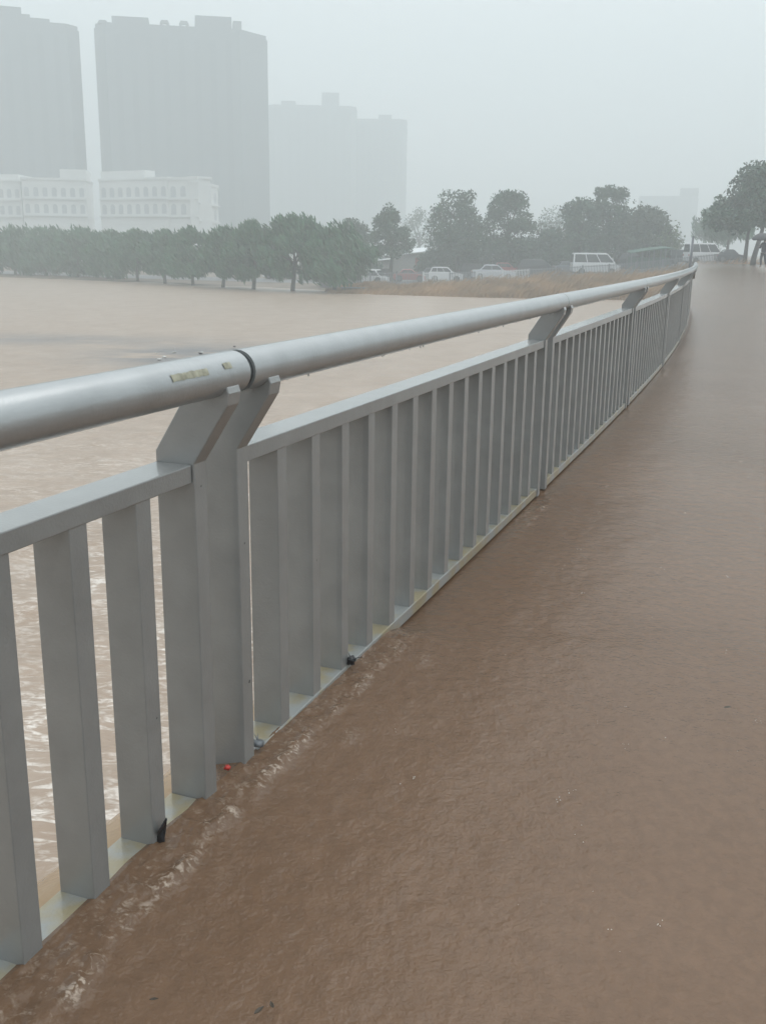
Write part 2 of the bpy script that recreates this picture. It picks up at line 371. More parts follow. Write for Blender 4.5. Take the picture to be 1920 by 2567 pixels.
fw = npmesh('flood_water', V, gridfaces(len(ss), len(dd))[:, ::-1], M_deckw)
fw.data.attributes.new('foam', 'FLOAT', 'POINT').data.foreach_set('value', FO.ravel().astype(np.float32)); tag(fw, kind='structure')
# deck slab under it
mb = MB(); n = 60; vs = []
for i in range(n + 1):
    s = -3 + 121 * (i / n); dz = float(deckrise(np.array(s))); vs += [RP(s, -.12, -.07 + dz), RP(s, 15.2, -.07 + dz), RP(s, 15.2, -.62 + dz), RP(s, -.12, -.62 + dz)]
mb.add(vs, [(i*4+j, i*4+(j+1)%4, (i+1)*4+(j+1)%4, (i+1)*4+j) for i in range(n) for j in range(4)])
tag(mb.build('bridge_deck', M_conc), kind='structure')
# water spilling off the deck edge into the river
s_ = edges(-2.2, 27, .04, 1.012, .3); q_ = np.linspace(0, 1, 44)
Sg, Q = np.meshgrid(s_, q_, indexing='ij')
rr = .75 + .16 * noise(Sg * 1.7, Q * .6) + .07 * noise(Sg * 6, Q)
d_ = -.10 - rr * Q**.85; z_ = -.022 - 2.35 * Q**2.1 + .05 * Q * noise(Sg * 4, Q * 3) + .02 * noise(Sg * 13, Q * 5) * Q
lx, ly, lt = line(Sg)
o = npmesh('spilling_water', np.stack([lx + d_ * np.cos(lt), ly - d_ * np.sin(lt), z_], -1).reshape(-1, 3), gridfaces(len(s_), len(q_)), M_spill)
fo = np.clip((Q - .45) * 2.2 + .6 * noise(Sg * 5, Q * 4), 0, 1)
o.data.attributes.new('foam', 'FLOAT', 'POINT').data.foreach_set('value', fo.ravel().astype(np.float32)); tag(o, kind='structure')

# ------------------------------------------------------------------ river, far bank, road
RZ = -2.2
xs = np.concatenate([-edges(0, 330, .07, 1.03, 12)[::-1][:-1], edges(0, 330, .07, 1.03, 12)]) - 1.0
ys = np.concatenate([[-30, -14, -7], edges(-3, 170, .08, 1.011, 3.0)])
Xg, Yg = np.meshgrid(xs, ys, indexing='ij')
dist = np.hypot(Xg + 1.5, Yg - 4)
near = 1 - sstep(3, 24, dist)
amp = .05 * near + .035
Zr = RZ + amp * (fbm(Xg * .8 + .4 * Yg, Yg * 1.3, 4) + .6 * np.abs(noise(Xg * 2.1, Yg * 3.1))) * (1 - .8 * sstep(25, 80, Yg))
band = np.clip(1 - np.abs(np.hypot(Xg - 1, Yg + 2) - 9.5 - 1.2 * noise(Xg * .6, Yg * .6)) / 3.2, 0, 1)
foam = np.clip(1.0 * near * (.50 + 1.0 * noise(Xg * .5 + 3, Yg * 1.0)) + .35 * band * near, 0, 1)
ri = npmesh('river_water', np.stack([Xg, Yg, Zr], -1).reshape(-1, 3), gridfaces(len(xs), len(ys)), M_river)
ri.data.attributes.new('foam', 'FLOAT', 'POINT').data.foreach_set('value', foam.ravel().astype(np.float32)); 
slx, sly = onz(520, 892, RZ).x, onz(520, 892, RZ).y; s2x, s2y = onz(60, 850, RZ).x, onz(60, 850, RZ).y
slick = np.exp(-(((Xg - slx) / 3.2)**2 + ((Yg - sly) / 3.0)**2)) + .45 * np.exp(-(((Xg - s2x) / 7)**2 + ((Yg - s2y) / 2.2)**2))
ri.data.attributes.new('slick', 'FLOAT', 'POINT').data.foreach_set('value', np.clip(slick * 1.6, 0, 1).ravel().astype(np.float32)); tag(ri, kind='structure')

def zroad(X): return np.interp(X, [-60, -20, 6.3, 11.7, 22, 33.6, 60], [-2.12, -2.08, -1.9, -1.6, -.9, .42, .5])
def yshore(X): return np.interp(X, [-150, -42, -4.5, 6.4, 20, 34, 60], [150, 105, 82.5, 78.5, 77, 78, 80])
xs = np.arange(-240, 240, 3.0); ys = np.concatenate([edges(-3, 60, .8, 1.04, 3), edges(64, 480, 4, 1.06, 30)])
Xg, Q = np.meshgrid(xs, ys, indexing='ij'); Ys = yshore(Xg) + .5 * noise(Xg * .2, Xg * 0 + .5)
zr = zroad(Xg); Zt = (RZ - .25) + (zr - RZ + .25) * sstep(-2.5, 13, Q) + .12 * noise(Xg * .15, Q * .15) * sstep(0, 6, Q) * (1 - sstep(8, 13, Q))
gr = npmesh('far_ground', np.stack([Xg, Ys + Q, Zt], -1).reshape(-1, 3), gridfaces(len(xs), len(ys)), M_mud); tag(gr, kind='structure')
xs = np.arange(-80, 60, 2.0); V = []
for x in xs:
    z = float(zroad(x)); y0 = max(98.5, float(yshore(x)) + 14); V += [(x, y0, z + .03), (x, y0 + 12, z + .03)]
tag(npmesh('road', V, [(2*i, 2*i+2, 2*i+3, 2*i+1) for i in range(len(xs) - 1)], M_road, smooth=False), kind='structure')

# dry reed grass on the bank: nobody could count it
rs = np.random.RandomState(5); N = 34000
gx = rs.uniform(-6, 31.5, N); q = rs.beta(1.3, 1.5, N) * 10.5 - .4; gy = yshore(gx) + q
keep = (gx + 6 + 3 * noise(gx * .5, gy * .3) > 1.5) ; gx, gy, q = gx[keep], gy[keep], q[keep]; N = len(gx)
gz = (RZ - .25) + (zroad(gx) - RZ + .25) * sstep(-2.5, 13, q)
h = 1.0 * (.75 + .75 * np.clip(noise(gx * .35, gy * .5) + .45, 0, 1)) * rs.uniform(.6, 1.15, N) * np.interp(gx, [-6, 2, 12], [.3, .6, 1.0])
ang = rs.uniform(0, np.pi, N); lean = .42 + .35 * noise(gx * .5, gy * .5) + rs.normal(0, .15, N); wd = rs.uniform(.02, .05, N)
wx, wy = np.cos(ang) * wd, np.sin(ang) * wd
P0 = np.stack([gx, gy, gz], 1); up = np.stack([lean * h * .35, 0 * h, h * .6], 1); tp = np.stack([lean * h * 1.1, rs.normal(0, .1, N), h * .95], 1); W_ = np.stack([wx, wy, 0 * wx], 1)
V = np.stack([P0 - W_, P0 + W_, P0 + up + W_ * .8, P0 + up - W_ * .8, P0 + tp + W_ * .3, P0 + tp - W_ * .3], 1).reshape(-1, 3)
i = np.arange(N) * 6
tag(npmesh('reed_grass', V, np.concatenate([np.stack([i, i+1, i+2, i+3], 1), np.stack([i+3, i+2, i+4, i+5], 1)]), M_grass, smooth=False),
    'tall wind bent dry brown reed grass on the bank between river and fence', 'grass', kind='stuff')

# ------------------------------------------------------------------ trees
def leaves(cl, rs, n, size, droop=0.0, wind=0.0):
    """leaf sized quads round clump centres; cl = list of (centre, radius)"""
    C_ = np.array([c for c, r in cl]); Rr = np.array([r for c, r in cl]); k = rs.choice(len(cl), n, p=Rr**2 / (Rr**2).sum())
    u = rs.normal(size=(n, 3)); u /= np.linalg.norm(u, axis=1)[:, None]
    p = C_[k] + u * (Rr[k] * rs.uniform(.2, 1.05, n)**.6)[:, None] * np.array([1, 1, .8])
    a = rs.normal(size=(n, 3)); a /= np.linalg.norm(a, axis=1)[:, None]
    if droop: a = a * (1 - droop) + np.array([wind, 0, -1.0]) * droop; a /= np.linalg.norm(a, axis=1)[:, None]
    b = np.cross(a, rs.normal(size=(n, 3))); b /= np.linalg.norm(b, axis=1)[:, None]
    s = rs.uniform(.6, 1.3, n)[:, None] * size; la = 1.0 + 1.6 * droop
    if droop: p[:, 2] -= rs.uniform(0, .5, n) * Rr[k]
    V = np.stack([p - a*s*la, p + b*s*.55, p + a*s*la, p - b*s*.55], 1).reshape(-1, 3)
    return V, np.arange(n * 4).reshape(-1, 4)
def tree(px, pyb, pyt, hw, Y, style, label, name='tree', lean=0, seed=1, zb=None, n=5200, lm=None, bottom=.22, group=None):
    rs = np.random.RandomState(seed); base = at(px, pyb, Y) if zb is None else onz(px, pyb, zb)
    Y = base.y; H = at(px, pyt, Y).z - base.z; W_ = hw / F * Y * {'willow': 1.22, 'round': 1.28, 'open': 1.15}.get(style, 1.2)
    t = empty(name, base, label=label, cat='bush' if name == 'bush' else 'tree', group=group)
    cl = []
    if style == 'willow':
        for i in range(44):
            a = rs.uniform(0, 6.28); zz = rs.uniform(0, 1); r = W_ * (.45 + .62 * math.sin(math.pi * min(1, zz * .80 + .22))) * math.sqrt(rs.uniform(.1, 1))
            cl.append((np.array([math.cos(a) * r + lean * zz * H, math.sin(a) * r, H * (bottom + .10 + (.80 - bottom) * zz)]), W_ * rs.uniform(.26, .40)))
        cl.append((np.array([lean * H, 0, H * .93]), W_ * .25)); dr, sz, lmm = .62, .16, lm or M_leafA
    elif style == 'round':
        for i in range(64):
            a = rs.uniform(0, 6.28); zz = rs.uniform(0, 1); r = W_ * (.35 + .65 * math.sin(math.pi * min(1, zz * .62 + .36))) * math.sqrt(rs.uniform(.05, 1))
            cl.append((np.array([math.cos(a) * r * .86 + lean * zz * H, math.sin(a) * r * .86, H * (bottom + .06 + (.86 - bottom) * zz)]), W_ * rs.uniform(.16, .34)))
        dr, sz, lmm = 0, .17, lm or M_leafB
    elif style == 'open':
        for i in range(34):
            a = rs.uniform(0, 6.28); zz = rs.uniform(0, 1); r = W_ * (.25 + .75 * math.sin(math.pi * min(1, zz * .9 + .2))) * rs.uniform(.3, 1)
            cl.append((np.array([math.cos(a) * r * .9, math.sin(a) * r * .9, H * (bottom + .12 + (.82 - bottom) * zz)]), W_ * rs.uniform(.13, .32)))
        dr, sz, lmm = .1, .16, lm or M_leafB
    else:   # feathery shoots
        for i in range(26):
            a = rs.uniform(0, 6.28); r = W_ * rs.uniform(.1, .95); top = H * rs.uniform(.55, 1) * (1 - .35 * (r / W_)**2)
            for q in np.linspace(.12, 1, 9):
                cl.append((np.array([math.cos(a) * r * (.5 + .5*q) + .10 * H * q * rs.uniform(.3, 1), math.sin(a) * r * (.5 + .5*q), top * q]), W_ * .20 * (1.15 - .8 * q)))
        dr, sz, lmm = .25, .11, lm or M_leafD
    V, Fq = leaves(cl, rs, n, sz, dr, .55)
    npmesh('crown', V, Fq, lmm, t, smooth=False)
    mb = MB(); tr = H * .022 + .04; top = Vector((lean * H * .6, 0, H * .62)); mid = Vector((lean * H * .25 + rs.uniform(-.03, .03) * H, 0, H * .3))
    mb.tube([(0, 0, -.5), (0, 0, 0), mid, top], [tr * 1.25, tr * 1.1, tr * .75, tr * .3], 8)
    for i in rs.choice(len(cl), min(12, len(cl)), replace=False):
        c = Vector(cl[i][0]); s = mid.lerp(top, rs.uniform(0, .8)); m_ = s.lerp(c, .5) + Vector((0, 0, .06 * H))
        if c.z > s.z * .8: mb.tube([s, m_, c], [tr * .4, tr * .25, tr * .08], 5)
    mb.build('trunk', M_bark, t, smooth=True)
    return t
D = 1.1609
def dt(x, yb, yt, hw, *a, **k): return tree(x * D, yb * D, yt * D, hw * D, *a, **k)
grp = 'willow trees standing in the flood along the far shore'
for i, (x, yb, yt, hw, lb) in enumerate([
    (722, 631, 478, 60, 'green willow with its trunk in the water, rightmost of the shore row'),
    (632, 628, 458, 56, 'tallest bushy willow of the shore row with a knobbly top, standing in water'),
    (548, 625, 476, 48, 'green willow of the shore row just left of its tallest tree'),
    (482, 621, 488, 46, 'green willow of the shore row, fourth from the right end'),
    (417, 616, 490, 42, 'green willow on the shore below the right end of the pale apartment block'),
    (357, 612, 492, 40, 'hazy willow on the shore, sixth from the right end of the row'),
    (298, 608, 494, 40, 'hazy willow on the shore, seventh from the right end of the row'),
    (235, 604, 497, 42, 'dim green willow low over the water, eighth from the right end'),
    (170, 600, 489, 46, 'dim green willow low over the water, ninth from the right end'),
    (100, 597, 489, 46, 'faded willow near the left end of the shore row'),
    (35, 595, 487, 46, 'faded willow at the left edge of the photo, leftmost in the shore row')]):
    dt(x, yb, yt, hw, 0, 'willow', lb, 'willow_tree', seed=10 + i, zb=RZ, lean=.03, bottom=.10 if i > 6 else .17, group=grp, n=5600)
g2 = 'trees behind the parked cars'
dt(762, 592, 470, 40, 112, 'round', 'low leafy tree behind the rightmost shore willow', seed=31, bottom=.2, group=g2)
dt(842, 600, 441, 52, 106, 'open', 'open branched tree with gaps in its crown before the white roofed shed', seed=32, n=4600, bottom=.25, group=g2)
dt(985, 588, 411, 62, 112, 'round', 'big dark round crowned tree above the white car and silver sedan', seed=33, n=9000, bottom=.16, group=g2)
dt(1092, 585, 409, 50, 113, 'round', 'dark tree with a pointed top right of the biggest round crown', seed=34, n=7500, bottom=.2, group=g2)
dt(1165, 585, 438, 44, 118, 'feather', 'thin feathery grey tree between two darker crowns', seed=35, n=4200, group=g2)
dt(1246, 580, 419, 46, 114, 'round', 'dark rounded tree rising behind the white van', seed=36, n=7000, bottom=.12, group=g2)
dt(1306, 575, 395, 50, 116, 'round', 'tallest crown of the right hand clump, round topped', seed=37, n=7500, bottom=.12, group=g2)
dt(1368, 572, 402, 44, 114, 'feather', 'tree with thin bare shoots standing above its crown', seed=38, n=6000, lm=M_leafD, group=g2)
dt(1392, 570, 440, 46, 112, 'round', 'pale grey green tree behind the green roofed shelter', seed=39, n=6500, lm=M_leafD, bottom=.1, group=g2)
dt(1432, 566, 462, 36, 110, 'feather', 'light green bush like tree at the right end of the clump', seed=40, n=4600, lm=M_leafC, group=g2)
g5b = 'bushes behind the parked cars'
for i, (x, yb, yt, hw, lb) in enumerate([(935, 596, 548, 26, 'low bush at the left foot of the biggest round crown'), (1000, 592, 538, 40, 'dense dark bush under the biggest round crown'),
    (1068, 588, 530, 36, 'dark bush between the trunks of the two big round crowns'), (1130, 586, 520, 36, 'bush just right of the pointed dark tree'),
    (1190, 582, 505, 36, 'tall bush under the feathery grey tree'), (1255, 578, 500, 40, 'dark bush behind the roof of the white minibus'),
    (1325, 572, 495, 44, 'dense bush under the tallest crown of the right clump'), (1395, 568, 490, 44, 'dense bush behind the green roofed shelter'), (775, 596, 535, 30, 'low bush left of the open branched tree')]):
    dt(x, yb, yt - 8, hw * 1.3, 116 + i % 3, 'round', lb, 'bush', seed=90 + i, n=5200, bottom=.0, group=g5b)
g3 = 'faint trees far behind in the haze'
for i, (x, yb, yt, hw, Y, lb) in enumerate([
    (905, 585, 448, 40, 190, 'faint far tree in the haze above the white shed roof'),
    (690, 600, 485, 40, 180, 'faint far tree between the two rightmost shore willows'),
    (590, 600, 492, 38, 180, 'faint far tree behind the gap left of the tallest shore willow'),
    (1190, 580, 440, 45, 185, 'faint far tree behind the feathery grey tree'),
    (130, 585, 470, 50, 210, 'faint far tree before the left apartment wing'),
    (320, 590, 478, 50, 200, 'faint far tree before the middle of the apartment block')]):
    dt(x, yb, yt, hw, Y, 'round', lb, seed=60 + i, n=3200, bottom=.1, group=g3)
g4 = 'trees at the far right end of the bridge'
dt(1608, 557, 392, 56, 92, 'open', 'leaning roadside tree left of the umbrella with drooping outer twigs', seed=51, lean=.10, n=5200, bottom=.36, group=g4)
dt(1626, 559, 350, 84, 84, 'round', 'nearest tall roadside tree cut by the right edge, with a thin slanting trunk', seed=52, lean=.16, n=13500, bottom=.32, group=g4)
dt(1568, 556, 425, 40, 118, 'willow', 'hazier roadside tree above the dark cars on the right', seed=53, n=5000, bottom=.3, group=g4)
dt(1532, 556, 445, 34, 150, 'willow', 'faintest roadside tree just right of the thin dark pole', seed=54, n=4000, bottom=.25, group=g4)

# ------------------------------------------------------------------ vehicles
def car(kind, x0, x1, yr, yb, Y, paint, label, cat, yaw=0, face=1, group='vehicles parked beyond the bank fence', name=None, zb=None):
    """x0..x1, roof and base rows of the photo give the place and size; length along local X, nose towards +X (face=1)"""
    a, b = at(x0 * 1.0, yb, Y), at(x1, yb, Y); c = (a + b) / 2; Ln = (b - a).length / max(.5, math.cos(yaw))
    gz = float(zroad(c.x)) + .03 if zb is None else zb
    H = max(1.25, at((x0 + x1) / 2, yr, Y).z - gz); Wd = 1.75 if kind != 'van' else 1.8
    t = empty(name or ('parked_van' if kind == 'van' else 'parked_car'), (c.x, Y, gz), yaw + (0 if face > 0 else math.pi), label=label, cat=cat, group=group)
    l = Ln / 2
    if kind == 'sedan':
        body = [(-1, .30), (-.99, .56), (-.93, .64), (-.60, .66), (.40, .66), (.86, .56), (.98, .44), (1, .26), (.93, .16), (-.95, .16)]
        cab = [(-.66, .64), (-.42, .97), (-.30, 1.0), (.05, 1.0), (.18, .96), (.46, .64)]
    elif kind == 'suv':
        body = [(-1, .26), (-.99, .60), (-.95, .66), (-.5, .67), (.42, .66), (.90, .56), (.99, .44), (1, .24), (.94, .16), (-.96, .16)]
        cab = [(-.94, .65), (-.82, .95), (-.70, 1.0), (.02, 1.0), (.12, .97), (.46, .65)]
    else:
        body = [(-1, .18), (-1, .50), (-.99, .54), (.72, .54), (.93, .44), (.99, .34), (1, .18), (.94, .11), (-.96, .11)]
        cab = [(-.99, .53), (-.97, .93), (-.90, 1.0), (.36, 1.0), (.46, .96), (.80, .53)]
    mb = MB(); mb.prism([(p[0] * l, p[1] * H) for p in body], lambda p, q: (p[0], (q - .5) * Wd, p[1])); mb.build('body', paint, t, bevel=.06)
    def cabf(p, q, k=0):
        z = (p[1] / H - .6) / .4; return (p[0], (q - .5) * (Wd * (.96 - .16 * max(0, z)) + k), p[1])
    mb = MB(); mb.prism([(p[0] * l, p[1] * H) for p in cab], cabf); mb.build('cabin', paint, t, bevel=.04)
    zl, zh = (cab[0][1] + .035) * H, .93 * H
    def xe(side, z):   # edge of the cabin profile at height z
        P = cab[:3] if side < 0 else cab[-3:][::-1]
        return float(np.interp(z / H, [p[1] for p in P], [p[0] for p in P])) * l
    cuts = {'sedan': [0, .5, 1], 'suv': [0, .30, .64, 1], 'van': [0, .33, .66, 1]}[kind]
    for sd in (0, 1):
        for u0, u1 in zip(cuts[:-1], cuts[1:]):
            def X(u, z): return (xe(-1, z) + .10) * (1 - u) + (xe(1, z) - .10) * u
            q0, q1 = u0 + .012, u1 - .012
            P = [(X(q0, zl), zl), (X(q1, zl), zl), (X(q1, zh), zh), (X(q0, zh), zh)]
            vs = [cabf(p, sd, .012) for p in P] + [cabf(p, sd, -.03) for p in P]
            mb = MB(); mb.add(vs, [(0,1,2,3),(7,6,5,4),(0,1,5,4),(1,2,6,5),(2,3,7,6),(3,0,4,7)]); mb.build('side_window', M_glass, t)
    for sd, nm in ((1, 'windscreen'), (-1, 'rear_window')):
        xa, xb = xe(sd, zl) + sd * .012, xe(sd, zh) + sd * .012; wa, wb = Wd * .44, Wd * .385
        mb = MB(); mb.add([(xa, -wa, zl), (xa, wa, zl), (xb, wb, zh), (xb, -wb, zh), (xa - sd*.04, -wa, zl), (xa - sd*.04, wa, zl), (xb - sd*.04, wb, zh), (xb - sd*.04, -wb, zh)],
                          [(0,1,2,3),(7,6,5,4),(0,1,5,4),(1,2,6,5),(2,3,7,6),(3,0,4,7)]); mb.build(nm, M_glass, t)
    wr = .33 if kind != 'van' else .31
    for wx in (-.62 * l, .64 * l):
        for sy in (-1, 1):
            mb = MB(); mb.tube([(wx, sy * (Wd/2 - .20), wr), (wx, sy * (Wd/2 + .012), wr)], wr, 18); wo = mb.build('wheel', M_tyre, t)
            mb = MB(); mb.tube([(wx, sy * (Wd/2 - .02), wr), (wx, sy * (Wd/2 + .022), wr)], wr * .6, 12); mb.build('rim', M_rim, wo)
    for sy in (-1, 1):
        zz = (.50 if kind != 'van' else .40) * H
        MB().box(.93 * l, 1.0 * l + .012, sy * Wd * .38 - .16, sy * Wd * .38 + .16, zz - .08, zz + .08).build('headlight', M_lamp, t, bevel=.02)
        MB().box(-1.0 * l - .012, -.96 * l, sy * Wd * .40 - .12, sy * Wd * .40 + .12, zz - .06, zz + .12).build('tail_light', M_tail, t, bevel=.02)
        MB().box(.30 * l if kind != 'van' else .62*l, .30 * l + .12 if kind != 'van' else .62*l+.12, sy * (Wd/2 + .10) - .09, sy * (Wd/2 + .10) + .09, .66 * H, .75 * H).build('mirror', paint, t, bevel=.02)
    MB().box(.98 * l, 1.0 * l + .03, -Wd * .46, Wd * .46, .16 * H, .26 * H).build('bumper', paint, t, bevel=.02)
    return t
car('van', 893, 968, 675, 722, 99, M_white, 'white van nosing out from behind the rightmost shore willow', 'van', yaw=-.35)
car('sedan', 985, 1066, 681, 712, 105, M_red, 'maroon car behind the white pickets left of the white car', 'car')
car('suv', 1075, 1160, 669, 707, 104, M_white, 'white hatchback behind the fence, right of the maroon car', 'car', yaw=-.12)
car('sedan', 1180, 1290, 663, 703, 105, M_silver, 'silver sedan behind the fence left of the dark car', 'car')
car('suv', 1293, 1404, 650, 697, 105, M_black, 'dark car with a paler bonnet between silver sedan and white van', 'car')
car('van', 1430, 1548, 634, 690, 105, M_white, 'white minibus with dark side windows, tallest vehicle behind the fence', 'van')
car('suv', 1150, 1232, 661, 700, 112, M_black, 'dark car in the second row between white hatchback and silver sedan', 'car')
car('sedan', 1046, 1118, 672, 706, 113, M_car2, 'grey blue car in the second row behind the maroon car', 'car')
car('sedan', 1384, 1452, 655, 694, 112, M_car2, 'grey blue car in the second row between dark car and white minibus', 'car')
car('suv', 1545, 1625, 634, 678, 110, M_black, 'dark car in shade between the white minibus and the green shelter', 'car')
car('sedan', 938, 1002, 684, 712, 108, M_black, 'dark car between the nosing white van and the maroon car', 'car')
car('suv', 1236, 1300, 658, 697, 113, M_red, 'red car in the second row partly behind the silver sedan', 'car')
g5 = 'vehicles at the far end of the bridge'
car('van', 1716, 1808, 609, 655, 104, M_white, 'white van beyond the end of the railing, right of the dark pole', 'van', group=g5, yaw=.1)
car('sedan', 1792, 1862, 627, 657, 101, M_black, 'dark car close to the right hand trees, right of the far white van', 'car', group=g5, yaw=-.1)
car('suv', 1672, 1745, 626, 660, 108, M_black, 'dark car seen just above the end of the handrail', 'car', group=g5)
g6 = 'cars half hidden under the shore willows'
for (x0, x1, yr, yb, Y, pm, lb) in [
    (660, 745, 690, 715, 112, M_white, 'white car glimpsed under the tallest shore willow'),
    (760, 832, 688, 714, 108, M_silver, 'silver car glimpsed between the two rightmost willow trunks'),
    (560, 628, 693, 714, 116, M_white, 'white car glimpsed left of the fourth willow trunk'),
    (400, 462, 695, 712, 124, M_silver, 'pale car glimpsed between the sixth and fifth willow trunks')]:
    car('sedan', x0, x1, yr, yb, Y, pm, lb, 'car', group=g6)

# ------------------------------------------------------------------ fence along the bank
fe = empty('picket_fence', (0, 97, -2), label='low white and grey picket fence running between the dry grass and the parked cars', cat='fence')
x = -4.0; k = 0
while x < 31:
    x1 = x + 2.5; z0, z1 = float(zroad(x)), float(zroad(x1)); k += 1
    def P(u, dy, h): return (x + 2.5 * u, dy, z0 + (z1 - z0) * u + h + 2 + .02)
    white = (2.0 < x < 5) or (6.5 < x < 9) or (10 < x < 13) or (21 < x < 23.5)
    m_ = M_fence if white else M_fencegrey; mb = MB()
    for h in (.18, 1.0):
        mb.add([P(0, -.02, h), P(1, -.02, h), P(1, .02, h), P(0, .02, h), P(0, -.02, h+.05), P(1, -.02, h+.05), P(1, .02, h+.05), P(0, .02, h+.05)],
               [(3,2,1,0),(4,5,6,7),(0,1,5,4),(1,2,6,5),(2,3,7,6),(3,0,4,7)])
    for q in range(17):
        u = (q + .5) / 17; du = .03 / 2.5
        mb.add([P(u-du, -.045, .06), P(u+du, -.045, .06), P(u+du, -.022, .06), P(u-du, -.022, .06), P(u-du, -.045, 1.1), P(u+du, -.045, 1.1), P(u+du, -.022, 1.1), P(u-du, -.022, 1.1), P(u, -.034, 1.17)],
               [(3,2,1,0),(4,5,8),(5,6,8),(6,7,8),(7,4,8),(0,1,5,4),(1,2,6,5),(2,3,7,6),(3,0,4,7)])
    mb.build('picket_panel', m_, fe)
    MB().box(x - .04, x + .04, -.04, .04, z0 + 1.6, z0 + 3.22).build('fence_post', m_, fe)
    x = x1

# ------------------------------------------------------------------ sheds, shelter, pole
def boxat(x0, x1, y0, y1, Y, dep, zb):
    a = at(x0, y1, Y); b = at(x1, y0, Y); return a.x, b.x, Y, Y + dep, zb, b.z
sh = empty('roadside_shed', at(1000, 700, 124), label='grey shed with white sheet roof and red door panel behind the open tree', cat='shed'); o_ = Vector(sh.location)
a, b = at(950, 640, 124), at(1130, 618, 124)
X0s, X1s, zt = a.x - o_.x, b.x - o_.x, at(1000, 640, 124).z - o_.z
MB().box(X0s, X1s, 0, 6, -.6, zt).build('wall', M_wall, sh)
rf = MB(); rf.add([(X0s-.4, -.6, zt - .25), (X1s+.3, -.6, zt + .75), (X1s+.3, 6.5, zt + 1.2), (X0s-.4, 6.5, zt + .2), (X0s-.4, -.6, zt - .12), (X1s+.3, -.6, zt + .88), (X1s+.3, 6.5, zt + 1.33), (X0s-.4, 6.5, zt + .33)],
        [(3,2,1,0),(4,5,6,7),(0,1,5,4),(1,2,6,5),(2,3,7,6),(3,0,4,7)]); rf.build('roof', M_roofw, sh)
MB().add([(X0s, 0, zt), (X1s, 0, zt), (X1s, 0, zt+.8), (X0s,0,zt-.1)], [(0,1,2,3)]).build('gable_board', M_wall, sh)
d0, d1 = at(1040, 690, 124).x - o_.x, at(1078, 690, 124).x - o_.x
MB().box(d0, d1, -.06, .02, -.4, at(1050, 646, 124).z - o_.z).build('red_door_panel', M_redd, sh)
sh2 = empty('market_stall', at(1115, 690, 120), label='small pale stall with a light sloping canopy right of the red door panel', cat='stall'); o_ = Vector(sh2.location)
w2 = 2.4; MB().box(-w2/2 - .4, w2/2, 0, 3, -.5, 2.0).build('wall', M_apart, sh2)
MB().add([(-2.0, -.8, 2.35), (1.9, -.8, 1.55), (1.9, 3.2, 1.6), (-2.0, 3.2, 2.5), (-2.0, -.8, 2.43), (1.9, -.8, 1.63), (1.9, 3.2, 1.68), (-2.0, 3.2, 2.58)],
         [(3,2,1,0),(4,5,6,7),(0,1,5,4),(1,2,6,5),(2,3,7,6),(3,0,4,7)]).build('canopy', M_roofw, sh2)
for (xx, yy, zz, lb) in ((923, 650, 700, 'low pale sheet roofed hut beside the open tree'), ):
    hh = empty('small_hut', at(xx + 20, 702, 122), label=lb, cat='hut'); MB().box(-2.2, 1.9, 0, 4, -.4, 2.0).build('wall', M_wall, hh)
    MB().add([(-2.6, -.6, 1.9), (2.2, -.6, 2.45), (2.2, 4.3, 2.6), (-2.6, 4.3, 2.1), (-2.6, -.6, 1.98), (2.2, -.6, 2.53), (2.2, 4.3, 2.68), (-2.6, 4.3, 2.18)],
         [(3,2,1,0),(4,5,6,7),(0,1,5,4),(1,2,6,5),(2,3,7,6),(3,0,4,7)]).build('roof', M_roofw, hh)
# green roofed shelter
gs = empty('green_shelter', at(1632, 668, 106), label='long open shelter with a dark green curved roof right of the white minibus', cat='shelter'); o_ = Vector(gs.location)
x0, x1 = at(1575, 660, 106).x - o_.x, at(1690, 660, 106).x - o_.x; zt0 = at(1580, 632, 106).z - o_.z; zt1 = at(1680, 619, 106).z - o_.z
vs = []; n = 8
for i in range(n + 1):
    u = i / n; X = x0 + (x1 - x0) * u; z = zt0 + (zt1 - zt0) * math.sin(u * 1.5) - (.25 * max(0, u - .85) / .15)
    for (y, dz) in ((-.9, -.12), (-.9, -.04), (1.4, .12), (1.4, .04)): vs.append((X, y, z + dz))
mb = MB(); mb.add(vs, [(i*4+j, i*4+(j+1)%4, (i+1)*4+(j+1)%4, (i+1)*4+j) for i in range(n) for j in range(4)] + [(3,2,1,0), (n*4, n*4+1, n*4+2, n*4+3)]); mb.build('roof', M_green, gs)
for u in (.02, .25, .5, .75, .98):
    X = x0 + (x1 - x0) * u
    for y in (-.7, 1.2): MB().box(X - .05, X + .05, y - .05, y + .05, -.6, zt0 + (zt1 - zt0) * math.sin(u * 1.5) - .04 - (.2 if u > .9 else 0)).build('roof_post', M_steel, gs)
MB().box(x0 + .2, x1 - .2, 1.22, 1.28, -.3, .9).build('back_panel', M_green, gs)
# thin dark pole beyond the handrail end
p0 = at(1730, 655, 40); p1 = at(1738, 594, 40)
po = empty('marker_pole', (p0.x, 40, .0), label='thin dark upright pole standing beyond the end of the handrail', cat='pole')
MB().tube([(0, 0, -.4), (.0, 0, 1.0), (p1.x - p0.x - .02, 0, p1.z)], [.05, .05, .045], 10).build('shaft', M_fencegrey, po, smooth=True)
MB().tube([(0, 0, -.4), (0, 0, .06)], .12, 12).build('footing', M_conc, po)
MB().tube([(p1.x - p0.x - .02, 0, p1.z), (p1.x - p0.x - .02, 0, p1.z + .03)], [.052, .03], 10).build('cap', M_steel, po)
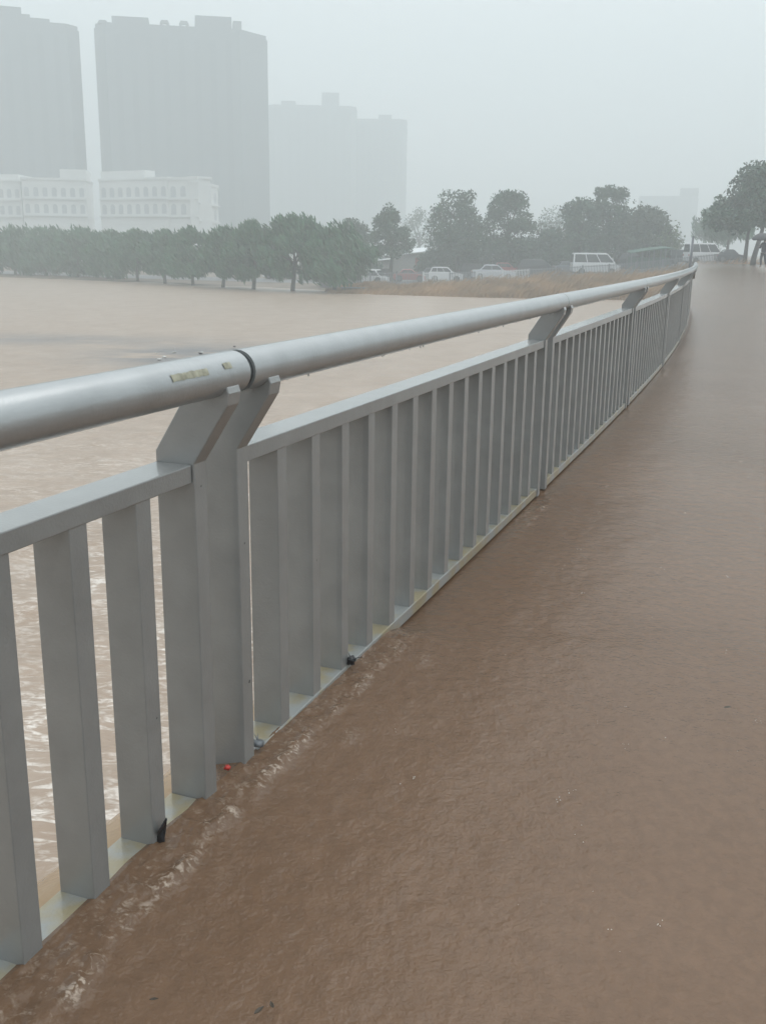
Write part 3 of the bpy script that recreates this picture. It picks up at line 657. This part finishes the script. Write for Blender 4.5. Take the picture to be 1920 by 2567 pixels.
# low timber box at the water line by the last willow
bx = empty('drain_box', onz(890, 733, RZ), label='low dark box at the waterline right of the last shore willow', cat='box')
MB().box(-1.1, 1.1, 0, 1.0, -.3, .32).build('box_body', M_mud, bx, bevel=.03); MB().box(-1.2, 1.2, -.08, 1.08, .323, .40).build('lid', M_fencegrey, bx, bevel=.01)
kiosk = empty('grey_kiosk', onz(848, 722, -2.1), label='grey kiosk box standing in shade between last willow and white van', cat='kiosk')
MB().box(-1.6, 1.4, 0, 2.2, -.3, 1.35).build('kiosk_wall', M_fencegrey, kiosk, bevel=.03); MB().box(-1.8, 1.6, -.2, 2.4, 1.353, 1.45).build('kiosk_roof', M_steel, kiosk)

# ------------------------------------------------------------------ buildings in the haze
def tower(name, label, Y, x0, x1, yroof, dep, blocks, portals=(), ygr=700, zb=-3, mat_=None, chamf=0, ycut=300, cols=8):
    """x0, x1 are read at the middle of the height; blocks are (x0, x1, ytop, depth share) on the roof"""
    a, b = at(x0, ycut, Y), at(x1, ycut, Y); zr = at((x0 + x1) / 2, yroof, Y).z
    t = empty(name, ((a.x + b.x) / 2, Y, zb), -math.atan2((a.x + b.x) / 2, Y), label=label, cat='building', group='tall buildings fading in the rain haze')
    hw = (b.x - a.x) / 2; H = zr - zb; c = min(hw * .5, chamf)
    poly = [(-hw, 3), (-hw + 3, 0), (hw - c - 3, 0), (hw, 3 + c), (hw, dep), (-hw, dep)]
    MB().prism(poly, lambda p, q: (p[0], p[1], q * H)).build('wall', mat_ or M_tower, t)
    MB().prism([(p[0] * .985, p[1] * .97 + .3) for p in poly], lambda p, q: (p[0], p[1], H + .003 + q * 1.1)).build('parapet', mat_ or M_tower, t)
    ax = (a.x + b.x) / 2; sh_ = (x0 + x1) / 2
    for (u0, u1, yt, ds) in blocks:
        A, B = at(u0, yroof, Y).x, at(u1, yroof, Y).x; off = at(sh_, ycut, Y).x - at(sh_, yroof, Y).x
        ztp = at((u0 + u1) / 2, yt, Y).z - zb
        MB().box(A - ax + off, B - ax + off, 2, dep * ds, H + 1.1, ztp).build('roof_block', mat_ or M_tower, t)
    for (u0, u1, yt) in portals:
        A, B = at(u0, yroof, Y).x - ax, at(u1, yroof, Y).x - ax; off = at(sh_, ycut, Y).x - at(sh_, yroof, Y).x; A += off; B += off
        ztp = at((u0 + u1) / 2, yt, Y).z - zb; q = (B - A) * .28; mb = MB()
        mb.box(A, A + q, 1, 3, H + 1.1, ztp - q); mb.box(B - q, B, 1, 3, H + 1.1, ztp - q); mb.prism([(A, ztp - q), (B, ztp - q), (B - q * .6, ztp), (A + q * .6, ztp)], lambda p, k: (p[0], 1 + 2 * k, p[1]))
        mb.build('roof_portal', mat_ or M_tower, t)
    for i in range(cols):
        xx = -hw + 4 + (2 * hw - 8 - c) * (i + .5) / cols; mb = MB(); nf = int(H / 3)
        mb.box(xx - .8, xx + .8, -.06, .05, 2, H - 2)
        mb.build('window_strip', M_towerw, t)
    return t
tower('tower_block', 'broad high rise in the middle with arched roof frames and two square roof blocks', 290, 252, 678, 76, 26,
      [(293, 382, 43, .6), (497, 588, 33, .6), (592, 613, 43, .3)], [(259, 284, 56), (410, 433, 50), (457, 481, 50)], chamf=5, ycut=270)
tower('tower_block', 'high rise cut off by the left edge with a stepped roof', 280, -190, 203, 56, 26, [(-150, 68, 8, .7), (68, 88, 26, .6), (88, 135, 34, .6)], ycut=240)
tower('tower_block', 'paler high rise with a tall square roof block, right of the broad one', 480, 672, 895, 270, 30, [(706, 742, 252, .5), (808, 851, 230, .6)], ycut=400)
tower('tower_block', 'palest and lowest high rise, rightmost of the four', 505, 880, 1020, 304, 30, [(948, 981, 286, .5)], ycut=400, cols=6)
tower('low_building', 'faint long flat roofed building behind the right hand trees', 520, 1600, 1745, 497, 30, [(1700, 1744, 472, .5)], ycut=520, cols=5)

def apart(x0, x1, Y0_, Y1_, ytop, label, bays, steps, dep=12):
    a, b = at(x0, 560, Y0_), at(x1, 560, Y1_); L_ = math.hypot(b.x - a.x, Y1_ - Y0_); rz = math.atan2(Y1_ - Y0_, b.x - a.x)
    zb = -3; H = at((x0 + x1) / 2, ytop, (Y0_ + Y1_) / 2).z - zb
    t = empty('apartment_block', (a.x, Y0_, zb), rz, label=label, cat='building', group='pale apartment wings behind the willows')
    MB().box(0, L_, 0, dep, 0, H).build('wall', M_apart, t); MB().box(-.15, L_ + .15, -.15, dep + .15, H + .003, H + .45).build('cornice', M_apart, t)
    for (u0, u1, h) in steps: MB().box(L_ * u0, L_ * u1, .5, dep * .8, H + .453, H + .453 + h).build('roof_block', M_apart, t)
    nf = 5
    for i in range(bays):
        xx = L_ * (i + .5) / bays
        for k in range(nf):
            z = H - 2.9 - k * 3.0
            if z < 7: break
            q = MB(); wv = min(.75, L_ / bays * .26); n = 6
            P = [(xx - wv, z), (xx + wv, z), (xx + wv, z + 1.3)] + [(xx + wv * math.cos(math.pi * j / n), z + 1.3 + wv * .8 * math.sin(math.pi * j / n)) for j in range(1, n)] + [(xx - wv, z + 1.3)]
            q.prism(P, lambda p, r_: (p[0], -.05 + .12 * r_, p[1])); q.build('window', M_apartw, t)
    for k in range(1, 6):
        z = H - 3.4 - (k - 1) * 3.0
        if z > 3: MB().box(0, L_, -.35, -.05, z, z + .22).build('balcony_band', M_apart, t)
    return t
apart(-60, 60, 196, 196, 455, 'leftmost pale apartment wing, partly out of the frame', 6, [(.5, .95, .9)])
apart(62, 222, 194, 196, 452, 'pale apartment wing left of the dark recess, with a raised right end', 7, [(.60, 1, 1.6)])
apart(255, 425, 196, 187, 452, 'middle pale apartment wing below the broad high rise with arched upper windows', 8, [(.0, .65, 1.3)], 4)
apart(426, 500, 187, 182, 450, 'narrow pale apartment wing next to the bright end face', 3, [], 3)
apart(500, 549, 182, 196, 466, 'brightest end face of the pale apartments, rightmost', 3, [], 1.5)

# ------------------------------------------------------------------ person under an umbrella
pf = at(1909, 671, 63)
def skin_body(name, joints, edges_, mat_, parent, sub=2, root=0):
    me = bpy.data.meshes.new(name); me.from_pydata([j[:3] for j in joints], edges_, []); o = bpy.data.objects.new(name, me); COL.objects.link(o); o.parent = parent
    md = o.modifiers.new('skin', 'SKIN'); md.use_smooth_shade = True
    for i, j in enumerate(joints): me.skin_vertices[0].data[i].radius = (j[3], j[3] if len(j) < 5 else j[4])
    me.skin_vertices[0].data[root].use_root = True
    s = o.modifiers.new('sub', 'SUBSURF'); s.levels = sub; s.render_levels = sub; me.materials.append(mat_); return o
pe = empty('person', pf, .3, label='person in dark top and trousers walking under an umbrella at the right edge', cat='person')
J = [(0,0,.92,.10,.08), (0,0,1.10,.10,.07), (0,0,1.30,.11,.08), (0,0,1.43,.08,.06), (0,0,1.50,.045), (0,.01,1.60,.075,.09), (0,.01,1.70,.06,.075),
     (-.09,0,.86,.085), (-.11,.06,.48,.06), (-.12,-.02,.10,.042), (-.12,.12,.03,.035), (.09,0,.86,.085), (.10,-.08,.48,.06), (.11,-.22,.12,.042), (.11,-.10,.03,.035),
     (-.20,0,1.40,.055), (-.25,.06,1.16,.042), (-.14,.28,1.22,.032), (-.12,.34,1.25,.030), (.20,0,1.40,.055), (.26,-.03,1.14,.042), (.25,.06,.92,.030), (.25,.08,.85,.028)]
E_ = [(0,1),(1,2),(2,3),(3,4),(4,5),(5,6),(0,7),(7,8),(8,9),(9,10),(0,11),(11,12),(12,13),(13,14),(3,15),(15,16),(16,17),(17,18),(3,19),(19,20),(20,21),(21,22)]
skin_body('body', J, E_, M_skin, pe)
skin_body('jacket', [(0,0,.84,.19,.15), (0,0,1.06,.18,.14), (0,0,1.30,.20,.14), (0,0,1.44,.14,.12), (-.20,0,1.40,.072), (-.25,.06,1.16,.058), (-.16,.24,1.21,.045), (.20,0,1.40,.072), (.26,-.03,1.14,.058), (.25,.04,.96,.043)],
          [(0,1),(1,2),(2,3),(3,4),(4,5),(5,6),(3,7),(7,8),(8,9)], M_cloth, pe)
skin_body('trousers', [(0,0,.93,.145,.115), (-.09,0,.84,.10), (-.11,.06,.48,.078), (-.12,-.015,.13,.062), (.09,0,.84,.10), (.10,-.08,.48,.078), (.11,-.20,.15,.062)], [(0,1),(1,2),(2,3),(0,4),(4,5),(5,6)], M_trou, pe)
skin_body('hair', [(0,-.01,1.64,.085,.095), (0,-.015,1.71,.072,.085), (0,-.04,1.58,.07,.05)], [(0,1),(0,2)], M_hair, pe)
for q, (dx, ln) in enumerate(((-.024, .05), (-.008, .06), (.008, .057), (.022, .045))):
    mb = MB(); mb.tube([(-.12 + dx, .35, 1.26), (-.12 + dx, .35 + ln * .7, 1.27), (-.12 + dx, .345 + ln * .6, 1.245)], [.010, .009, .007], 6); mb.build('finger', M_skin, pe, smooth=True)
    mb = MB(); mb.tube([(.25, .07 + dx, .84), (.255, .072 + dx, .84 - ln), (.245, .08 + dx, .83 - ln * 1.5)], [.010, .009, .007], 6); mb.build('finger', M_skin, pe, smooth=True)
um = empty('umbrella', pf + Vector((-.02, .25, 0)), .3, label='open black umbrella held over the person at the right edge', cat='umbrella')
um.rotation_euler = (.10, -.12, .3)
vs = [(0, 0, 2.06)]; nr, nrib = 6, 8
for r_ in range(1, nr + 1):
    for a in range(32):
        th = 2 * math.pi * a / 32; rib = .5 + .5 * math.cos(th * nrib); u = r_ / nr
        rad = .62 * math.sin(u * 1.25) / math.sin(1.25) * (1 - .05 * (1 - rib) * u); z = 2.06 - .36 * (1 - math.cos(u * 1.25)) / (1 - math.cos(1.25)) + .02 * (1 - rib) * u
        vs.append((rad * math.cos(th), rad * math.sin(th), z))
fs = [(0, 1 + a, 1 + (a + 1) % 32) for a in range(32)] + [(1+(r_-1)*32+a, 1+r_*32+a, 1+r_*32+(a+1)%32, 1+(r_-1)*32+(a+1)%32) for r_ in range(1, nr) for a in range(32)]
o = MB().add(vs, fs).build('canopy', M_umb, um, smooth=True); so_ = o.modifiers.new('solid', 'SOLIDIFY'); so_.thickness = .006
MB().tube([(0, 0, 1.16), (0, 0, 2.13)], .008, 8).build('shaft', M_steel, um)
MB().tube([(0, 0, 1.16), (0, 0, 1.08), (.03, 0, 1.05), (.06, 0, 1.08)], .014, 8).build('handle', M_trash, um, smooth=True)
for a in range(8):
    th = 2 * math.pi * a / 8; MB().tube([(.02*math.cos(th), .02*math.sin(th), 1.78), (.33*math.cos(th), .33*math.sin(th), 1.93)], .004, 5).build('rib', M_steel, um)

# ------------------------------------------------------------------ litter and flotsam
def clump(name, label, cat, loc, r, mat_, seed, flat=.6, twigs=0, group=None):
    q = random.Random(seed); mb = MB(); n, m = 10, 6; vs = [(0, 0, r * flat)]
    for i in range(1, m):
        for a in range(n):
            th = 2*math.pi*a/n; ph = math.pi*i/m; k = r * q.uniform(.6, 1.25); vs.append((k*math.sin(ph)*math.cos(th), k*math.sin(ph)*math.sin(th), k*flat*math.cos(ph)))
    vs.append((0, 0, -r * flat))
    fs = [(0, 1+a, 1+(a+1)%n) for a in range(n)] + [(1+(i-1)*n+a, 1+i*n+a, 1+i*n+(a+1)%n, 1+(i-1)*n+(a+1)%n) for i in range(1, m-1) for a in range(n)] + [(len(vs)-1, 1+(m-2)*n+(a+1)%n, 1+(m-2)*n+a) for a in range(n)]
    mb.add(vs, fs)
    for k in range(twigs):
        a = q.uniform(0, 6.28); e_ = q.uniform(.2, 1.2); l = r * q.uniform(1.2, 2.2); mb.tube([(0, 0, 0), (l*.5*math.cos(a), l*.5*math.sin(a), l*.4*e_), (l*math.cos(a), l*math.sin(a), l*.5*e_)], [r*.1, r*.08, r*.04], 5)
    o = mb.build(name, mat_, smooth=True); o.location = loc; return tag(o, label, cat, group)
def onrail(x, y, z): return onz(x, y, z)
clump('twig_clump', 'dark wet clump of twigs caught on the bottom rail', 'debris', onrail(880, 1655, .055), .018, M_trash, 1, .8, 6)
p_ = Vector(onrail(404, 2090, .055)); mb = MB(); V_ = [(0, 0, -.02), (.018, .006, -.018), (.024, .010, .012), (.026, .004, .046), (.015, -.003, .02), (.005, .002, .004)]
mb.prism([0, 1, 2, 3, 4, 5], lambda k, t: (V_[k][0] + (.006 if k % 2 else -.004) * t, V_[k][1] - .007 * t - (.010 if k == 4 else 0), V_[k][2])); o = mb.build('plastic_scrap', M_trash, bevel=.002); o.location = p_ + Vector((-.012, -.01, 0))
tag(o, 'pointed black plastic scrap stuck between baluster and flood water left of the first post', 'litter')
clump('bottle_cap', 'small bright red scrap at the foot of the first post', 'litter', onrail(570, 1924, .062), .0085, M_redb, 3, .8, 0)
clump('wet_rag', 'dark grey rag trailing in the water at the right foot of the first post', 'litter', onrail(648, 1862, .06), .018, M_steel, 4, .5, 3)
def leaf(loc, size, rz, label):
    mb = MB(); pts = [(-1, 0), (-.5, .34), (.2, .40), (1, 0), (.2, -.36), (-.5, -.32)]; vs = [(p[0]*size, p[1]*size, .004 + .12*size*abs(p[1])) for p in pts] + [(0, 0, .002)]
    mb.add(vs, [(6, i, (i+1) % 6) for i in range(6)]); o = mb.build('dead_leaf', M_leafd); o.location = loc; o.rotation_euler = (0, 0, rz)
    s = o.modifiers.new('s', 'SOLIDIFY'); s.thickness = .001; tag(o, label, 'leaf', 'dead leaves floating on the flooded deck')
for (px, py, sz, rz, lb) in [(1822, 1779, .014, .4, 'single small dark leaf afloat far right on the brown water'),
    (387, 2514, .008, .2, 'tiny dark leaf at the bottom edge left of the others'), (650, 2542, .012, .9, 'dark leaf at the bottom edge near the corner, larger of the close pair'),
    (682, 2528, .009, 2.0, 'dark leaf at the bottom edge, smaller and right of the close pair')]:
    p = onz(px, py, .02); leaf((p.x, p.y, .024), sz, rz, lb)
rq = random.Random(11)
for i in range(9):
    px, py = rq.uniform(390, 640), rq.uniform(868, 905); p = onz(px, py, RZ); sz = rq.uniform(.04, .09); m_ = M_litter if i % 3 else M_trash
    o = clump('floating_litter', 'pale scrap of rubbish afloat in the grey slick on the river' if i % 3 else 'dark scrap of rubbish afloat in the grey slick on the river', 'litter', (p.x, p.y, RZ + .05), sz, m_, 30 + i, .3, 0, 'pale rubbish afloat in the slick' if i % 3 else 'dark rubbish afloat in the slick')
# rain splashes on the deck water
mb = MB(); rq = random.Random(21)
for i in range(900):
    s = rq.uniform(0, 1)**2 * 16 - 1.5; d = rq.uniform(.25, 5); r = rq.uniform(.0007, .0020); z, _ = wlevel(np.array([s]), np.array([d])); x, y, zz = RP(s, d, float(z[0]))
    for k in range(rq.choice((1, 1, 2, 4))):
        xx, yy = x + rq.gauss(0, .006), y + rq.gauss(0, .006); hgt = rq.uniform(0, .012)
        vs = [(xx, yy, zz + hgt + r), (xx, yy, zz + hgt - r)] + [(xx + r*math.cos(a*math.pi/2.5), yy + r*math.sin(a*math.pi/2.5), zz + hgt) for a in range(5)]
        mb.add(vs, [(0, 2+a, 2+(a+1)%5) for a in range(5)] + [(1, 2+(a+1)%5, 2+a) for a in range(5)])
tag(mb.build('rain_splashes', M_bubble, smooth=True), 'tiny pale rain splashes scattered over the brown water of the deck', 'splashes', kind='stuff')

# ------------------------------------------------------------------ haze
HB_ = MB().box(-330, 330, -45, 560, -6, 100)
hm = bpy.data.materials.new('rain_haze'); hm.use_nodes = True; t = hm.node_tree
for n in list(t.nodes):
    if n.type == 'BSDF_PRINCIPLED': t.nodes.remove(n)
pv = t.nodes.new('ShaderNodeVolumePrincipled'); pv.inputs['Color'].default_value = (.925, .985, 1.0, 1); pv.inputs['Density'].default_value = .0042; pv.inputs['Anisotropy'].default_value = 0.0
t.links.new(pv.outputs[0], [n for n in t.nodes if n.type == 'OUTPUT_MATERIAL'][0].inputs['Volume'])
tag(HB_.build('haze', hm), kind='stuff')
bpy.data.objects['haze'].display_type = 'WIRE'
